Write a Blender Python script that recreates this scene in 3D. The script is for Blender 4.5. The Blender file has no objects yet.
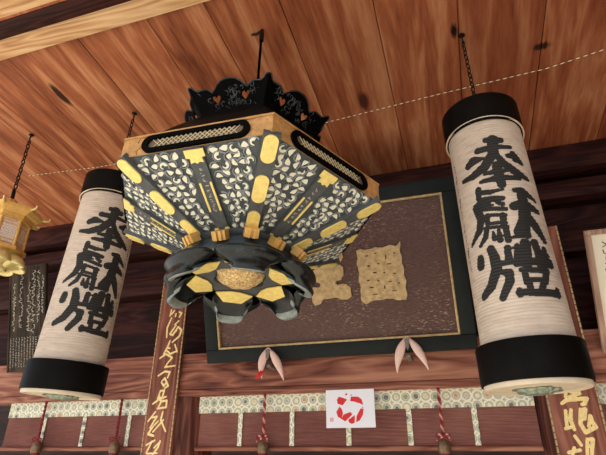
import bpy, bmesh, math, random
import numpy as np
from mathutils import Matrix, Vector
PI = math.pi
R = math.radians
C = bpy.context.scene.collection
random.seed(7)

# ---------------------------------------------------------------- tags
def tag(o, label=None, cat=None, group=None, kind=None):
    if label: o['label'] = label
    if cat: o['category'] = cat
    if group: o['group'] = group
    if kind: o['kind'] = kind
    return o

def empty(name, loc, label=None, cat=None, group=None, rot=(0, 0, 0)):
    o = bpy.data.objects.new(name, None)
    o.empty_display_size = 0.1
    C.objects.link(o)
    o.location = loc
    o.rotation_euler = rot
    return tag(o, label, cat, group)

def copy_tree(o, parent=None):
    c = o.copy()
    C.objects.link(c)
    c.parent = parent
    for ch in list(o.children):
        copy_tree(ch, c)
    return c

# ---------------------------------------------------------------- mesh builder
class MB:
    def __init__(self):
        self.v, self.f, self.fa = [], [], []
    def add(self, verts, faces, M=None, attr=0.0):
        n = len(self.v)
        for p in verts:
            p = Vector(p)
            self.v.append(tuple(M @ p if M is not None else p))
        for f in faces:
            self.f.append([n + i for i in f])
            self.fa.append(attr)
        return self
    def box(self, a, b, bev=0.0, M=None, attr=0.0):
        bm = bmesh.new()
        bmesh.ops.create_cube(bm, size=1)
        for v in bm.verts:
            v.co = Vector([(a[i] + b[i]) / 2 + v.co[i] * (b[i] - a[i]) for i in range(3)])
        if bev:
            bmesh.ops.bevel(bm, geom=list(bm.edges), offset=bev, segments=2, affect='EDGES', profile=0.5)
        bm.verts.index_update()
        self.add([v.co.copy() for v in bm.verts], [[v.index for v in f.verts] for f in bm.faces], M, attr)
        bm.free()
        return self
    def hexa(self, p, M=None, attr=0.0):
        # 8 corners: bottom ring (0-3), top ring (4-7), both counter-clockwise from above
        self.add(p, [(3, 2, 1, 0), (4, 5, 6, 7), (0, 1, 5, 4), (1, 2, 6, 5), (2, 3, 7, 6), (3, 0, 4, 7)], M, attr)
        return self
    def prism(self, outer, z0, z1, holes=(), M=None, fn=None, attr=0.0):
        # polygon (with holes) in x,y extruded z0..z1; fn bends the points afterwards
        bm = bmesh.new()
        edges = []
        for loop in [outer] + list(holes):
            vs = [bm.verts.new((x, y, z0)) for x, y in loop]
            edges += [bm.edges.new((vs[i], vs[(i + 1) % len(vs)])) for i in range(len(vs))]
        bmesh.ops.triangle_fill(bm, use_beauty=True, edges=edges)
        for f in bm.faces:
            if f.normal.z > 0: f.normal_flip()
        r = bmesh.ops.extrude_face_region(bm, geom=list(bm.faces))
        for e in r['geom']:
            if isinstance(e, bmesh.types.BMVert): e.co.z = z1
        bmesh.ops.recalc_face_normals(bm, faces=list(bm.faces))
        bm.verts.index_update()
        vs = [fn(v.co.copy()) if fn else v.co.copy() for v in bm.verts]
        self.add(vs, [[v.index for v in f.verts] for f in bm.faces], M, attr)
        bm.free()
        return self
    def tube(self, path, r, n=8, closed=False, M=None, cap=True):
        P = [Vector(p) for p in path]
        m = len(P)
        rs = r if isinstance(r, (list, tuple)) else [r] * m
        vs, fs = [], []
        up = None
        for i, p in enumerate(P):
            a = P[(i - 1) % m] if (closed or i > 0) else p
            b = P[(i + 1) % m] if (closed or i < m - 1) else p
            t = (b - a).normalized()
            if up is None:
                up = t.orthogonal().normalized()
            up = (up - t * up.dot(t))
            up = up.normalized() if up.length > 1e-6 else t.orthogonal().normalized()
            s = t.cross(up)
            for k in range(n):
                an = 2 * PI * k / n
                vs.append(p + (up * math.cos(an) + s * math.sin(an)) * rs[i])
        for i in range(m if closed else m - 1):
            j = (i + 1) % m
            for k in range(n):
                l = (k + 1) % n
                fs.append((i * n + k, i * n + l, j * n + l, j * n + k))
        if not closed and cap:
            fs.append(tuple(reversed(range(n))))
            fs.append(tuple((m - 1) * n + k for k in range(n)))
        return self.add(vs, fs, M)
    def lathe(self, prof, n=48, M=None, fn=None, closed=False, attr=0.0):
        vs, fs = [], []
        m = len(prof)
        for r, z in prof:
            for k in range(n):
                a = 2 * PI * k / n
                rr = r * (fn(a, r, z) if fn else 1)
                vs.append((rr * math.cos(a), rr * math.sin(a), z))
        for i in range(m if closed else m - 1):
            j = (i + 1) % m
            for k in range(n):
                l = (k + 1) % n
                fs.append((i * n + k, i * n + l, j * n + l, j * n + k))
        if not closed:
            if prof[0][0] > 1e-5: fs.append(tuple(reversed(range(n))))
            if prof[-1][0] > 1e-5: fs.append(tuple((m - 1) * n + k for k in range(n)))
        return self.add(vs, fs, M, attr)
    def grid(self, fn, nu, nv, M=None, closed_u=False):
        vs = [fn(i / nu, j / nv) for j in range(nv + 1) for i in range(nu + (0 if closed_u else 1))]
        w = nu if closed_u else nu + 1
        fs = [(j * w + i, j * w + (i + 1) % w, (j + 1) * w + (i + 1) % w, (j + 1) * w + i) for j in range(nv) for i in range(nu)]
        return self.add(vs, fs, M)
    def build(self, name, mat, parent=None, loc=None, smooth=35, weld=False):
        me = bpy.data.meshes.new(name)
        me.from_pydata(self.v, [], self.f)
        if any(self.fa):
            at = me.attributes.new('plank', 'FLOAT', 'FACE')
            at.data.foreach_set('value', self.fa)
        if weld:
            bm = bmesh.new(); bm.from_mesh(me)
            bmesh.ops.remove_doubles(bm, verts=bm.verts, dist=1e-5)
            bmesh.ops.recalc_face_normals(bm, faces=bm.faces)
            bm.to_mesh(me); bm.free()
        me.materials.append(mat)
        me.update()
        if smooth:
            me.polygons.foreach_set('use_smooth', [True] * len(me.polygons))
            me.set_sharp_from_angle(angle=R(smooth))
        o = bpy.data.objects.new(name, me)
        C.objects.link(o)
        if parent is not None: o.parent = parent
        if loc is not None: o.location = loc
        return o

def structure(mb, name, mat, **k):
    o = mb.build(name, mat, **k)
    o['kind'] = 'structure'
    return o

def ink_faces(strokes, cell, lo, hi):
    """cells of a fine grid that lie under brush strokes [(x,y,width)...]; gives verts (x,y) and quads"""
    nx, ny = int((hi[0] - lo[0]) / cell), int((hi[1] - lo[1]) / cell)
    X, Y = np.meshgrid(lo[0] + (np.arange(nx) + .5) * cell, lo[1] + (np.arange(ny) + .5) * cell, indexing='ij')
    mask = np.zeros((nx, ny), bool)
    for st in strokes:
        if len(st) == 1: st = [st[0], st[0]]
        for (x0, y0, w0), (x1, y1, w1) in zip(st[:-1], st[1:]):
            dx, dy = x1 - x0, y1 - y0
            t = np.clip(((X - x0) * dx + (Y - y0) * dy) / max(dx * dx + dy * dy, 1e-12), 0, 1)
            mask |= (X - x0 - t * dx) ** 2 + (Y - y0 - t * dy) ** 2 < ((w0 + (w1 - w0) * t) / 2) ** 2
    idx, vs, fs = {}, [], []
    def vid(i, j):
        if (i, j) not in idx:
            idx[(i, j)] = len(vs)
            vs.append((lo[0] + i * cell, lo[1] + j * cell))
        return idx[(i, j)]
    for i, j in zip(*np.nonzero(mask)):
        i, j = int(i), int(j)
        fs.append((vid(i, j), vid(i + 1, j), vid(i + 1, j + 1), vid(i, j + 1)))
    return vs, fs

# ---------------------------------------------------------------- materials
def lin(r, g, b):
    f = lambda c: (c / 255 / 12.92) if c / 255 <= 0.04045 else ((c / 255 + 0.055) / 1.055) ** 2.4
    return (f(r), f(g), f(b), 1)

class NT:
    def __init__(self, name):
        self.m = bpy.data.materials.new(name)
        self.m.use_nodes = True
        self.t = self.m.node_tree
        self.b = self.t.nodes['Principled BSDF']
    def n(self, typ, **k):
        x = self.t.nodes.new(typ)
        for a, v in k.items():
            if a.startswith('i_'):
                x.inputs[a[2:].replace('_', ' ')].default_value = v
            else: setattr(x, a, v)
        return x
    def l(self, a, b): self.t.links.new(a, b)
    def coord(self, scale=(1, 1, 1), kind='Object', add=None):
        tc = self.n('ShaderNodeTexCoord')
        mp = self.n('ShaderNodeMapping')
        mp.inputs['Scale'].default_value = scale
        src = tc.outputs[kind]
        if add is not None:
            va = self.n('ShaderNodeVectorMath', operation='ADD')
            self.l(src, va.inputs[0]); self.l(add, va.inputs[1]); src = va.outputs[0]
        self.l(src, mp.inputs['Vector'])
        return mp.outputs[0]
    def ramp(self, fac, stops):
        r = self.n('ShaderNodeValToRGB')
        e = r.color_ramp.elements
        while len(e) > 1: e.remove(e[0])
        e[0].position, e[0].color = stops[0]
        for p, c in stops[1:]:
            x = e.new(p); x.color = c
        self.l(fac, r.inputs[0])
        return r.outputs[0]
    def mix(self, fac, a, b, mode='MIX'):
        x = self.n('ShaderNodeMix', data_type='RGBA', blend_type=mode)
        for s, v in ((0, fac), (6, a), (7, b)):
            if hasattr(v, 'is_linked') or hasattr(v, 'links'): self.l(v, x.inputs[s])
            else: x.inputs[s].default_value = v
        return x.outputs[2]
    def noise(self, vec, scale=5, detail=4, rough=.55, dist=0):
        x = self.n('ShaderNodeTexNoise')
        x.inputs['Scale'].default_value = scale; x.inputs['Detail'].default_value = detail
        x.inputs['Roughness'].default_value = rough; x.inputs['Distortion'].default_value = dist
        self.l(vec, x.inputs['Vector'])
        return x.outputs[0]
    def math(self, op, a, b=0.0, clamp=False):
        x = self.n('ShaderNodeMath', operation=op, use_clamp=clamp)
        for i, v in enumerate((a, b)):
            if isinstance(v, (int, float)): x.inputs[i].default_value = v
            else: self.l(v, x.inputs[i])
        return x.outputs[0]
    def bump(self, h, strength=.3, dist=.005):
        x = self.n('ShaderNodeBump')
        x.inputs['Strength'].default_value = strength; x.inputs['Distance'].default_value = dist
        self.l(h, x.inputs['Height']); self.l(x.outputs[0], self.b.inputs['Normal'])
    def out(self, col=None, rough=.5, metal=0., spec=None):
        if col is not None:
            if hasattr(col, 'links'): self.l(col, self.b.inputs['Base Color'])
            else: self.b.inputs['Base Color'].default_value = col
        self.b.inputs['Roughness'].default_value = rough
        self.b.inputs['Metallic'].default_value = metal
        if spec is not None: self.b.inputs['Specular IOR Level'].default_value = spec
        return self.m

def plain(name, col, rough=.5, metal=0., var=.18, scale=30, bump=0., spec=None):
    t = NT(name)
    v = t.coord()
    n = t.noise(v, scale, 5, .6)
    d = tuple(c * (1 - var) for c in col[:3]) + (1,)
    h = tuple(min(1, c * (1 + var)) for c in col[:3]) + (1,)
    c = t.ramp(n, [(.3, d), (.7, h)])
    if bump: t.bump(n, bump, .003)
    return t.out(c, rough, metal, spec)

def wood(name, dark, mid, light, axis='x', rough=.6, knots=(), ring=9., plank=False, spec=.15):
    """fine long grain, slow cathedral figure and blotches; 'plank' shifts it board by board"""
    t = NT(name)
    add = None
    if plank:
        a = t.n('ShaderNodeAttribute', attribute_name='plank')
        cx = t.n('ShaderNodeCombineXYZ')
        s = t.math('MULTIPLY', a.outputs['Fac'], 37.3)
        t.l(s, cx.inputs[0]); t.l(t.math('MULTIPLY', s, 1.7), cx.inputs[1])
        add = cx.outputs[0]
    long, wide = (.22 if plank else .55), 5.
    sc = {'x': (long, wide, wide), 'y': (wide, long, wide), 'z': (wide, wide, long)}[axis]
    v = t.coord(sc, add=add)
    n1 = t.noise(v, 1.3, 3, .5, .4)
    rings = t.math('FRACT', t.math('MULTIPLY', n1, ring))
    rings = t.math('SUBTRACT', 1, t.math('ABSOLUTE', t.math('SUBTRACT', t.math('MULTIPLY', rings, 2), 1)))
    v2 = t.coord(tuple(x * 6 if x > 1 else x * 1.6 for x in sc), add=add)
    n2 = t.noise(v2, 2.2, 6, .65)
    n3 = t.noise(t.coord((1, 1, 1), add=add), 1.6, 3, .5)
    f = t.math('ADD', t.math('MULTIPLY', rings, .28), t.math('MULTIPLY', n2, .50))
    f = t.math('ADD', f, t.math('MULTIPLY', n3, .42))
    c = t.ramp(f, [(.34, dark), (.58, mid), (.84, light)])
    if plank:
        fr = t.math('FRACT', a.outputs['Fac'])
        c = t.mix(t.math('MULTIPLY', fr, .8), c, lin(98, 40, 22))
    for k in knots:
        tc = t.n('ShaderNodeTexCoord')
        sb = t.n('ShaderNodeVectorMath', operation='SUBTRACT'); t.l(tc.outputs['Object'], sb.inputs[0]); sb.inputs[1].default_value = k[0]
        mu = t.n('ShaderNodeVectorMath', operation='MULTIPLY'); t.l(sb.outputs[0], mu.inputs[0]); mu.inputs[1].default_value = (1 / k[1], 1 / k[2], 0)
        ln = t.n('ShaderNodeVectorMath', operation='LENGTH'); t.l(mu.outputs[0], ln.inputs[0])
        wob = t.math('ADD', ln.outputs['Value'], t.math('MULTIPLY', t.math('SUBTRACT', n2, .5), 1.3))
        c = t.mix(t.ramp(wob, [(.55, (1, 1, 1, 1)), (1.1, (0, 0, 0, 1))]), c, k[3])
    t.bump(n2, .25, .004)
    return t.out(c, rough, 0, spec)
INK = [[(-8, 321, 26), (45, 313, 27)], [(-45, 283, 28), (8, 282, 23), (76, 282, 19)], [(17, 318, 45), (6, 248, 39)], [(-94, 236, 29), (-68, 248, 39), (-29,
    243, 12)], [(57, 241, 18), (84, 241, 39), (111, 213, 21)], [(82, 252, 26), (86, 226, 29)], [(11, 260, 38), (-34, 204, 38), (-81, 184, 32), (-130, 186,
    17)], [(14, 255, 23), (37, 207, 32), (74, 170, 37), (122, 146, 21)], [(12, 202, 37), (12, 160, 38), (13, 119, 33)], [(-36, 176, 16), (5, 177, 25),
    (44, 175, 15)], [(-56, 148, 15), (-7, 146, 26), (83, 143, 21)], [(-71, 120, 26), (-75, 86, 23)], [(-73, 107, 19), (-32, 96, 22), (15, 97, 9)], [(-94,
    55, 26), (-62, 72, 27), (-30, 66, 27), (6, 62, 20)], [(-78, 54, 26), (-42, 48, 16)], [(-15, 50, 16), (1, 38, 20)], [(-41, 43, 9), (-30, 43, 9)],
    [(-92, 52, 32), (-81, 2, 34), (-96, -40, 28), (-142, -80, 13)], [(-71, 37, 17), (8, 17, 18)], [(-58, 7, 15), (3, -6, 14)], [(-61, -25, 14), (-1, -36,
    15)], [(-57, 7, 20), (-61, -26, 19)], [(-5, -6, 25), (-8, -36, 23)], [(-74, -39, 13), (1, -52, 14)], [(-67, -43, 20), (-78, -74, 22), (-103, -98,
    14)], [(-48, -62, 10), (-47, -88, 20)], [(-28, -52, 11), (-30, -97, 23)], [(-5, -54, 23), (-5, -103, 23)], [(-54, -79, 7), (-2, -85, 12)], [(37, 24,
    34), (58, 31, 36), (90, 27, 40), (134, 12, 22)], [(52, 91, 18), (80, 88, 35), (132, 57, 16)], [(77, 85, 40), (74, 9, 46)], [(73, 17, 46), (63, -34,
    45), (39, -77, 46)], [(66, -38, 32), (59, -91, 26)], [(7, -95, 12), (66, -90, 20)], [(81, -14, 31), (101, -53, 40), (127, -104, 25)], [(-113, -144,
    32), (-117, -169, 36)], [(-67, -122, 31), (-60, -155, 36), (-60, -198, 38), (-90, -254, 34), (-126, -279, 28)], [(-58, -208, 15), (-24, -220, 30),
    (-27, -250, 30), (-58, -301, 25)], [(-13, -131, 24), (-16, -173, 25)], [(-61, -182, 21), (-1, -183, 21)], [(18, -128, 20), (11, -188, 31)], [(-3,
    -135, 7), (22, -130, 12)], [(46, -121, 38), (35, -194, 39)], [(17, -157, 26), (42, -152, 20)], [(80, -117, 30), (84, -180, 29)], [(64, -120, 14), (82,
    -115, 18)], [(113, -140, 25), (106, -179, 32)], [(101, -147, 12), (126, -161, 14)], [(3, -195, 19), (54, -187, 27), (123, -189, 41)], [(71, -202, 11),
    (129, -198, 18)], [(14, -216, 18), (101, -220, 23)], [(23, -220, 24), (22, -260, 22)], [(96, -222, 27), (83, -259, 24)], [(23, -252, 16), (84, -252,
    18)], [(29, -260, 22), (30, -291, 21)], [(81, -256, 24), (60, -292, 22)], [(-7, -292, 22), (46, -296, 27), (126, -297, 28)], [(-4, -284, 19), (-5,
    -300, 21)], [(126, -285, 25), (122, -302, 26)]]
GOLD_LEFT = [[(-17, 398), (-23, 357)], [(6, 389), (-12, 368)], [(21, 369), (19, 350)], [(44, 378), (62, 369), (49, 344)], [(-9, 341), (-33, 277), (-28, 215)],
    [(48, 318), (22, 295)], [(31, 290), (-6, 235), (15, 226), (49, 278), (77, 255), (66, 216), (18, 180)], [(18, 237), (40, 253)], [(0, 191), (-11, 153),
    (-33, 109)], [(40, 164), (62, 117)], [(-14, 146), (7, 142)], [(-21, 133), (15, 106), (57, 121)], [(-58, 82), (-17, 108), (31, 81), (0, 45)], [(-13,
    25), (58, 30)], [(-3, 38), (-13, 22)], [(-53, -26), (-9, -2), (27, -7), (16, -40)], [(-21, -59), (-3, -43), (13, -70), (-4, -89), (-23, -69)], [(12,
    -63), (26, -90), (6, -103)], [(-23, -118), (-36, -163)], [(-23, -118), (4, -116), (-3, -148)], [(-33, -160), (21, -155)], [(-66, -194), (-32, -172),
    (22, -154)], [(-26, -148), (-10, -188)], [(-25, -218), (-7, -180), (30, -177), (31, -215), (-29, -222)], [(-40, -240), (-83, -293)], [(-67, -274),
    (-26, -267), (-63, -330)], [(12, -242), (4, -286), (46, -350)], [(23, -287), (-40, -353)], [(-72, -360), (-32, -375), (-70, -367), (-60, -345), (-37,
    -316)], [(-13, -294), (-33, -312)], [(-74, -425), (-19, -400)], [(-37, -404), (-67, -468)], [(18, -404), (9, -436), (-21, -475)], [(-17, -440), (18,
    -408)], [(-58, -472), (5, -468)]]
GOLD_RIGHT = [[(-9, 159), (-14, 130)], [(14, 151), (48, 153)], [(33, 164), (24, 122)], [(2, 130), (49, 143)], [(-37, 101), (-14, 116), (74, 121), (59, 97), (48,
    94)], [(-28, 68), (-37, -7)], [(-4, 71), (-16, 30), (-8, -15)], [(-35, 30), (-12, 33)], [(-44, -11), (-19, -4)], [(37, 73), (23, 9), (37, -28), (84,
    -6), (74, 18), (72, 42), (56, -2)], [(36, 70), (57, 73), (44, 32), (27, 29)], [(-12, -44), (6, -81)], [(-52, -113), (-3, -103)], [(-25, -94), (-38,
    -120)], [(36, -61), (23, -120)], [(37, -58), (59, -58), (42, -120)], [(31, -87), (50, -84)]]
PLQ_TILT = 19
CH1 = (.025, .29); CH2 = (.325, .28)
SUN_E, SUN_D, SKY_E, EXPO = 4.2, (.35, .75, -1.0), .9, .85
# ---------------------------------------------------------------- palette
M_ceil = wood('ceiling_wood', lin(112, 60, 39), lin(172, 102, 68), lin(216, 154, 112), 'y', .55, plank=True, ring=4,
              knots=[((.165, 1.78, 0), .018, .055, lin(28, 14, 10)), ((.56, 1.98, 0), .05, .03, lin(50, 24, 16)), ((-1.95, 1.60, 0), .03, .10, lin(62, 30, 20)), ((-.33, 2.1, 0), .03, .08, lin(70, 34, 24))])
M_fresh = wood('pale_eave_wood', lin(150, 100, 64), lin(205, 158, 114), lin(232, 196, 152), 'x', .6)
M_dark = wood('dark_red_timber', lin(20, 9, 8), lin(46, 20, 18), lin(74, 38, 32), 'x', .6)
M_black_wood = wood('blackened_timber', lin(12, 7, 6), lin(30, 16, 14), lin(48, 28, 23), 'x', .6)
M_rail = wood('worn_red_brown_timber', lin(74, 38, 32), lin(134, 82, 67), lin(176, 124, 101), 'x', .55)
M_post = wood('red_brown_post_wood', lin(40, 19, 16), lin(86, 46, 38), lin(128, 80, 66), 'z', .45)
M_board = wood('brown_plaque_board', lin(84, 47, 39), lin(132, 80, 66), lin(164, 110, 92), 'z', .55)
M_oldboard = wood('weathered_dark_board', lin(24, 18, 14), lin(52, 42, 34), lin(84, 70, 56), 'z', .7)
M_stone = plain('courtyard_gravel', lin(196, 188, 172), .9, 0, .12, 8)
M_black = plain('black_lacquer', lin(15, 12, 11), .5, 0, .3, 14, spec=.06)
M_blackmetal = plain('blackened_metal', lin(6, 6, 6), .55, 0, .4, 60, spec=.03)
M_relief = plain('painted_sheen_relief', lin(58, 62, 64), .4, .3, .3, 60)  # lighter than the black panels: shine on the raised scrolls, painted in
M_iron = plain('dark_iron', lin(38, 30, 26), .5, .7, .3, 80)
M_gold = plain('gilt_brass', lin(240, 214, 128), .45, .2, .14, 60, .15)
M_oldgold = plain('tarnished_gilt', lin(190, 142, 86), .5, .2, .28, 45, .2)
M_gild = plain('rubbed_gilding', lin(180, 152, 108), .5, .1, .32, 40, .2)
M_slate = plain('grey_patina', lin(80, 82, 84), .5, .1, .2, 50, .1, spec=.3)
M_bodybrass = plain('warm_brass', lin(220, 172, 96), .45, .25, .15, 50, .1)
M_lettergold = plain('gold_leaf_letters', lin(240, 212, 146), .55, .1, .15, 60)
M_slate_dark = plain('dark_grey_patina', lin(62, 67, 71), .5, .1, .35, 70, .3)
M_scroll = plain('scroll_metal', lin(132, 137, 140), .45, .1, .25, 60, .2)
M_inlay = plain('cream_inlay', lin(226, 222, 202), .6, 0, .06, 50)
M_ink = plain('brush_ink', lin(28, 26, 25), .7, 0, .25, 60)
M_disc = plain('pale_raw_wood', lin(206, 188, 164), .7, 0, .12, 18)
M_patina = plain('green_patina_metal', lin(136, 146, 130), .45, .3, .5, 70, .6)
M_pink = plain('pale_pink_cloth', lin(226, 192, 182), .8, 0, .06, 90)
M_red = plain('red_dye', lin(206, 36, 44), .7, 0, .1, 40)
M_white = plain('white_paper', lin(228, 228, 238), .8, 0, .015, 20)
M_cream = plain('cream_paper', lin(226, 216, 196), .8, 0, .03, 20)
M_chalk = plain('white_writing', lin(178, 172, 160), .8, 0, .3, 120)
M_cordred = plain('crimson_cord', lin(122, 26, 32), .75, 0, .2, 90)
M_framewood = wood('pale_frame_wood', lin(120, 92, 78), lin(164, 132, 114), lin(190, 160, 140), 'z', .6)
M_green_frame = plain('dark_green_lacquer', lin(24, 29, 29), .5, 0, .2, 12, spec=.15)
M_lip = plain('worn_lip_painted_sheen', lin(128, 136, 134), .35, .15, .3, 40, .1)  # silvery wear, made paler with the sky reflection painted in
M_lattice = plain('pale_lattice_wire', lin(214, 194, 156), .5, .1, .15, 60)
M_backing = plain('dull_backing', lin(104, 86, 66), .7, 0, .25, 60)
M_bell = plain('aged_bell_bronze', lin(120, 96, 72), .45, .5, .4, 60)
M_lightbrass = plain('pale_brass', lin(222, 204, 138), .38, .4, .12, 40, .1)
M_greybracket = plain('grey_bracket_metal', lin(120, 114, 106), .6, .3, .15, 60)

# glossy black of the lotus petals, scuffed to grey along the lips
t = NT('lotus_lacquer'); v = t.coord()
n = t.noise(v, 22, 6, .65); n2 = t.noise(v, 90, 4, .7)
geo = t.n('ShaderNodeNewGeometry')
wear = t.math('MULTIPLY', t.math('SUBTRACT', geo.outputs['Pointiness'], .53, True), 10, True)
c = t.ramp(t.math('ADD', t.math('MULTIPLY', n, .6), t.math('MULTIPLY', n2, .4)), [(.35, lin(9, 12, 12)), (.56, lin(22, 27, 28)), (.74, lin(74, 82, 82))])
c = t.mix(wear, c, lin(150, 156, 152)); t.bump(n2, .12, .002)
M_lotus = t.out(c, .3, .15)

# ribbed washi
t = NT('ribbed_lantern_paper'); v = t.coord()
n = t.noise(t.coord((3, 3, 14)), 6, 5, .6); n2 = t.noise(v, 4, 3, .5)
c = t.ramp(t.math('ADD', t.math('MULTIPLY', n, .5), t.math('MULTIPLY', n2, .5)), [(.3, lin(166, 147, 134)), (.5, lin(197, 178, 162)), (.7, lin(216, 197, 181))])
M_paper = t.out(c, .8)

# carved panel, red brown with pale horizontal chisel marks
t = NT('chiselled_panel'); 
n = t.noise(t.coord((9, 40, 40)), 6, 6, .7); n2 = t.noise(t.coord((1.2, 1.2, 1.2)), 2.4, 3, .5)
ch = t.noise(t.coord((34, 130, 130)), 1.4, 2, .6)
c = t.ramp(n, [(.3, lin(50, 28, 24)), (.55, lin(82, 50, 42)), (.8, lin(112, 76, 64))])
sp = t.math('MULTIPLY', t.math('SUBTRACT', ch, .58, True), 7, True)
sp = t.math('MULTIPLY', sp, t.math('MULTIPLY', t.math('SUBTRACT', n2, .38, True), 4, True), True)
c = t.mix(sp, c, lin(176, 146, 126)); t.bump(ch, .5, .004)
M_panel = t.out(c, .55)

# gilt rough filling seen through the round opening of the lotus
t = NT('crinkled_gilt'); v = t.coord()
vo = t.n('ShaderNodeTexVoronoi'); vo.inputs['Scale'].default_value = 150; t.l(v, vo.inputs['Vector'])
n = t.noise(v, 60, 5, .7)
c = t.ramp(t.math('ADD', t.math('MULTIPLY', vo.outputs['Distance'], .5), t.math('MULTIPLY', n, .6)), [(.25, lin(120, 84, 52)), (.5, lin(196, 158, 104)), (.75, lin(238, 214, 160))])
t.bump(n, .8, .006)
M_crinkle = t.out(c, .5, .2)

# woven brocade: pale ground, interlocked rings, small coloured flowers
t = NT('brocade_silk')
v = t.coord((1, 1, 1))
vo = t.n('ShaderNodeTexVoronoi', feature='F1'); vo.inputs['Scale'].default_value = 19; vo.inputs['Randomness'].default_value = .12; t.l(v, vo.inputs['Vector'])
d = vo.outputs['Distance']
ringm = t.ramp(t.math('PINGPONG', t.math('MULTIPLY', d, 7.0), 1), [(.35, (0, 0, 0, 1)), (.65, (1, 1, 1, 1))])
hue = t.n('ShaderNodeSeparateColor'); t.l(vo.outputs['Color'], hue.inputs[0])
flower = t.ramp(hue.outputs[0], [(0, lin(52, 70, 84)), (.22, lin(112, 128, 92)), (.4, lin(206, 128, 84)), (.58, lin(222, 212, 160)), (.74, lin(48, 52, 66)), (.86, lin(236, 226, 196))])
flower.node.color_ramp.interpolation = 'CONSTANT'
base = t.mix(ringm, lin(246, 240, 220), lin(176, 180, 160))
c = t.mix(t.ramp(d, [(.30, (1, 1, 1, 1)), (.36, (0, 0, 0, 1))]), base, flower)
n = t.noise(v, 160, 3, .6)
c = t.mix(.25, c, t.ramp(n, [(.35, lin(120, 120, 96)), (.65, lin(240, 236, 214))]))
M_brocade = t.out(c, .75)

# split-bamboo blind, stained red brown
t = NT('stained_bamboo_reeds')
n = t.noise(t.coord((3, 60, 60)), 3, 5, .7); n2 = t.noise(t.coord((1, 1, 1)), 3, 3, .5)
c = t.ramp(t.math('ADD', t.math('MULTIPLY', n, .6), t.math('MULTIPLY', n2, .4)), [(.3, lin(92, 52, 47)), (.5, lin(142, 92, 84)), (.72, lin(176, 128, 116))])
M_reed = t.out(c, .6)

# two-colour twisted string
t = NT('twisted_pale_string'); tc = t.n('ShaderNodeTexCoord'); sx = t.n('ShaderNodeSeparateXYZ'); t.l(tc.outputs['Object'], sx.inputs[0])
f = t.math('PINGPONG', t.math('MULTIPLY', sx.outputs[0], 60), 1)
M_string = t.out(t.ramp(f, [(.4, lin(236, 220, 188)), (.6, lin(130, 92, 66))]), .7)
t = NT('red_white_cord'); tc = t.n('ShaderNodeTexCoord'); sx = t.n('ShaderNodeSeparateXYZ'); t.l(tc.outputs['Object'], sx.inputs[0])
f = t.math('PINGPONG', t.math('MULTIPLY', t.math('ADD', sx.outputs[2], t.math('MULTIPLY', sx.outputs[0], 1.5)), 36), 1)
M_redwhite = t.out(t.ramp(f, [(.62, lin(140, 30, 36)), (.74, lin(214, 168, 158))]), .75)

# ---------------------------------------------------------------- setting
def zc(y): return 3.6 - .10175 * y          # underside of the sloping ceiling

mb = MB()
seams = [-5.2, -4.8, -4.4, -4.0, -3.62, -3.24, -2.84, -2.44, -2.04, -1.60, -1.207, -.906, -.572, -.17, .186, .56, .93, 1.3, 1.7, 2.1, 2.5, 3.0]
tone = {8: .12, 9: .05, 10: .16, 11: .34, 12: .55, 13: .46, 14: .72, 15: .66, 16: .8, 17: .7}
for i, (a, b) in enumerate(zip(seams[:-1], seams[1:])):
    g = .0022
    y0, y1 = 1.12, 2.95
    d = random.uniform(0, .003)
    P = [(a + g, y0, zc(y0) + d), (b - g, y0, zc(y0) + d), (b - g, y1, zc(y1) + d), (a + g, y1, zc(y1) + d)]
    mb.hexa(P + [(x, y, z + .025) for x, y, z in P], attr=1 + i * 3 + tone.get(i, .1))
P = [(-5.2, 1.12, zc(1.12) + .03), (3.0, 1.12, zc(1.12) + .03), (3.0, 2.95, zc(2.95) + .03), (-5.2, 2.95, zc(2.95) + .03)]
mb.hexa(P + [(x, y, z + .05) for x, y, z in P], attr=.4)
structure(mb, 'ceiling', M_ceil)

# the pale batten that ends the ceiling, the dark groove and the outer eave boards
structure(MB().hexa([(-5.2, 1.215, zc(1.215) - .022), (3, 1.215, zc(1.215) - .022), (3, 1.30, zc(1.30) - .022), (-5.2, 1.30, zc(1.30) - .022),
                     (-5.2, 1.215, zc(1.215)), (3, 1.215, zc(1.215)), (3, 1.30, zc(1.3) + .001), (-5.2, 1.30, zc(1.3) + .001)]), 'trim_1', M_fresh)
structure(MB().box((-5.2, 1.13, zc(1.2) - .004), (3, 1.2149, zc(1.2) + .05), .004), 'trim_2', M_dark)
mb = MB()
for i in range(5):
    y1 = 1.129 - i * .24; y0 = y1 - .236
    mb.hexa([(-5.2, y0, zc(y0) + .004), (3, y0, zc(y0) + .004), (3, y1, zc(y1) + .004), (-5.2, y1, zc(y1) + .004),
             (-5.2, y0, zc(y0) + .05), (3, y0, zc(y0) + .05), (3, y1, zc(y1) + .05), (-5.2, y1, zc(y1) + .05)])
structure(mb, 'trim_3', M_fresh)

# back wall and its horizontal timbers
structure(MB().box((-5.2, 2.95, 2.15), (3.0, 3.02, 3.34)), 'wall_back', M_dark)
structure(MB().box((-5.2, 4.3, 0), (3.0, 4.36, 3.3)), 'wall_inner', M_black_wood)
structure(MB().box((-5.2, 2.76, 3.155), (3.0, 2.949, 3.315), .006), 'trim_4', M_dark)
structure(MB().box((-5.2, 2.80, 2.985), (3.0, 2.949, 3.10), .006), 'trim_5', M_dark)
structure(MB().box((-5.2, 2.83, 2.66), (3.0, 2.949, 2.80), .006), 'trim_6', M_dark)
structure(MB().box((-5.2, 2.75, 1.985), (3.0, 2.949, 2.205), .008), 'trim_7', M_rail)
structure(MB().box((-5.2, 2.742, 1.948), (3.0, 2.949, 1.9845), .006), 'trim_8', M_rail)
structure(MB().box((3.01, -3.0, 0), (3.1, 4.3, 3.9)), 'added_shade_wall', M_dark)  # unseen wall, added to darken the right side
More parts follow.
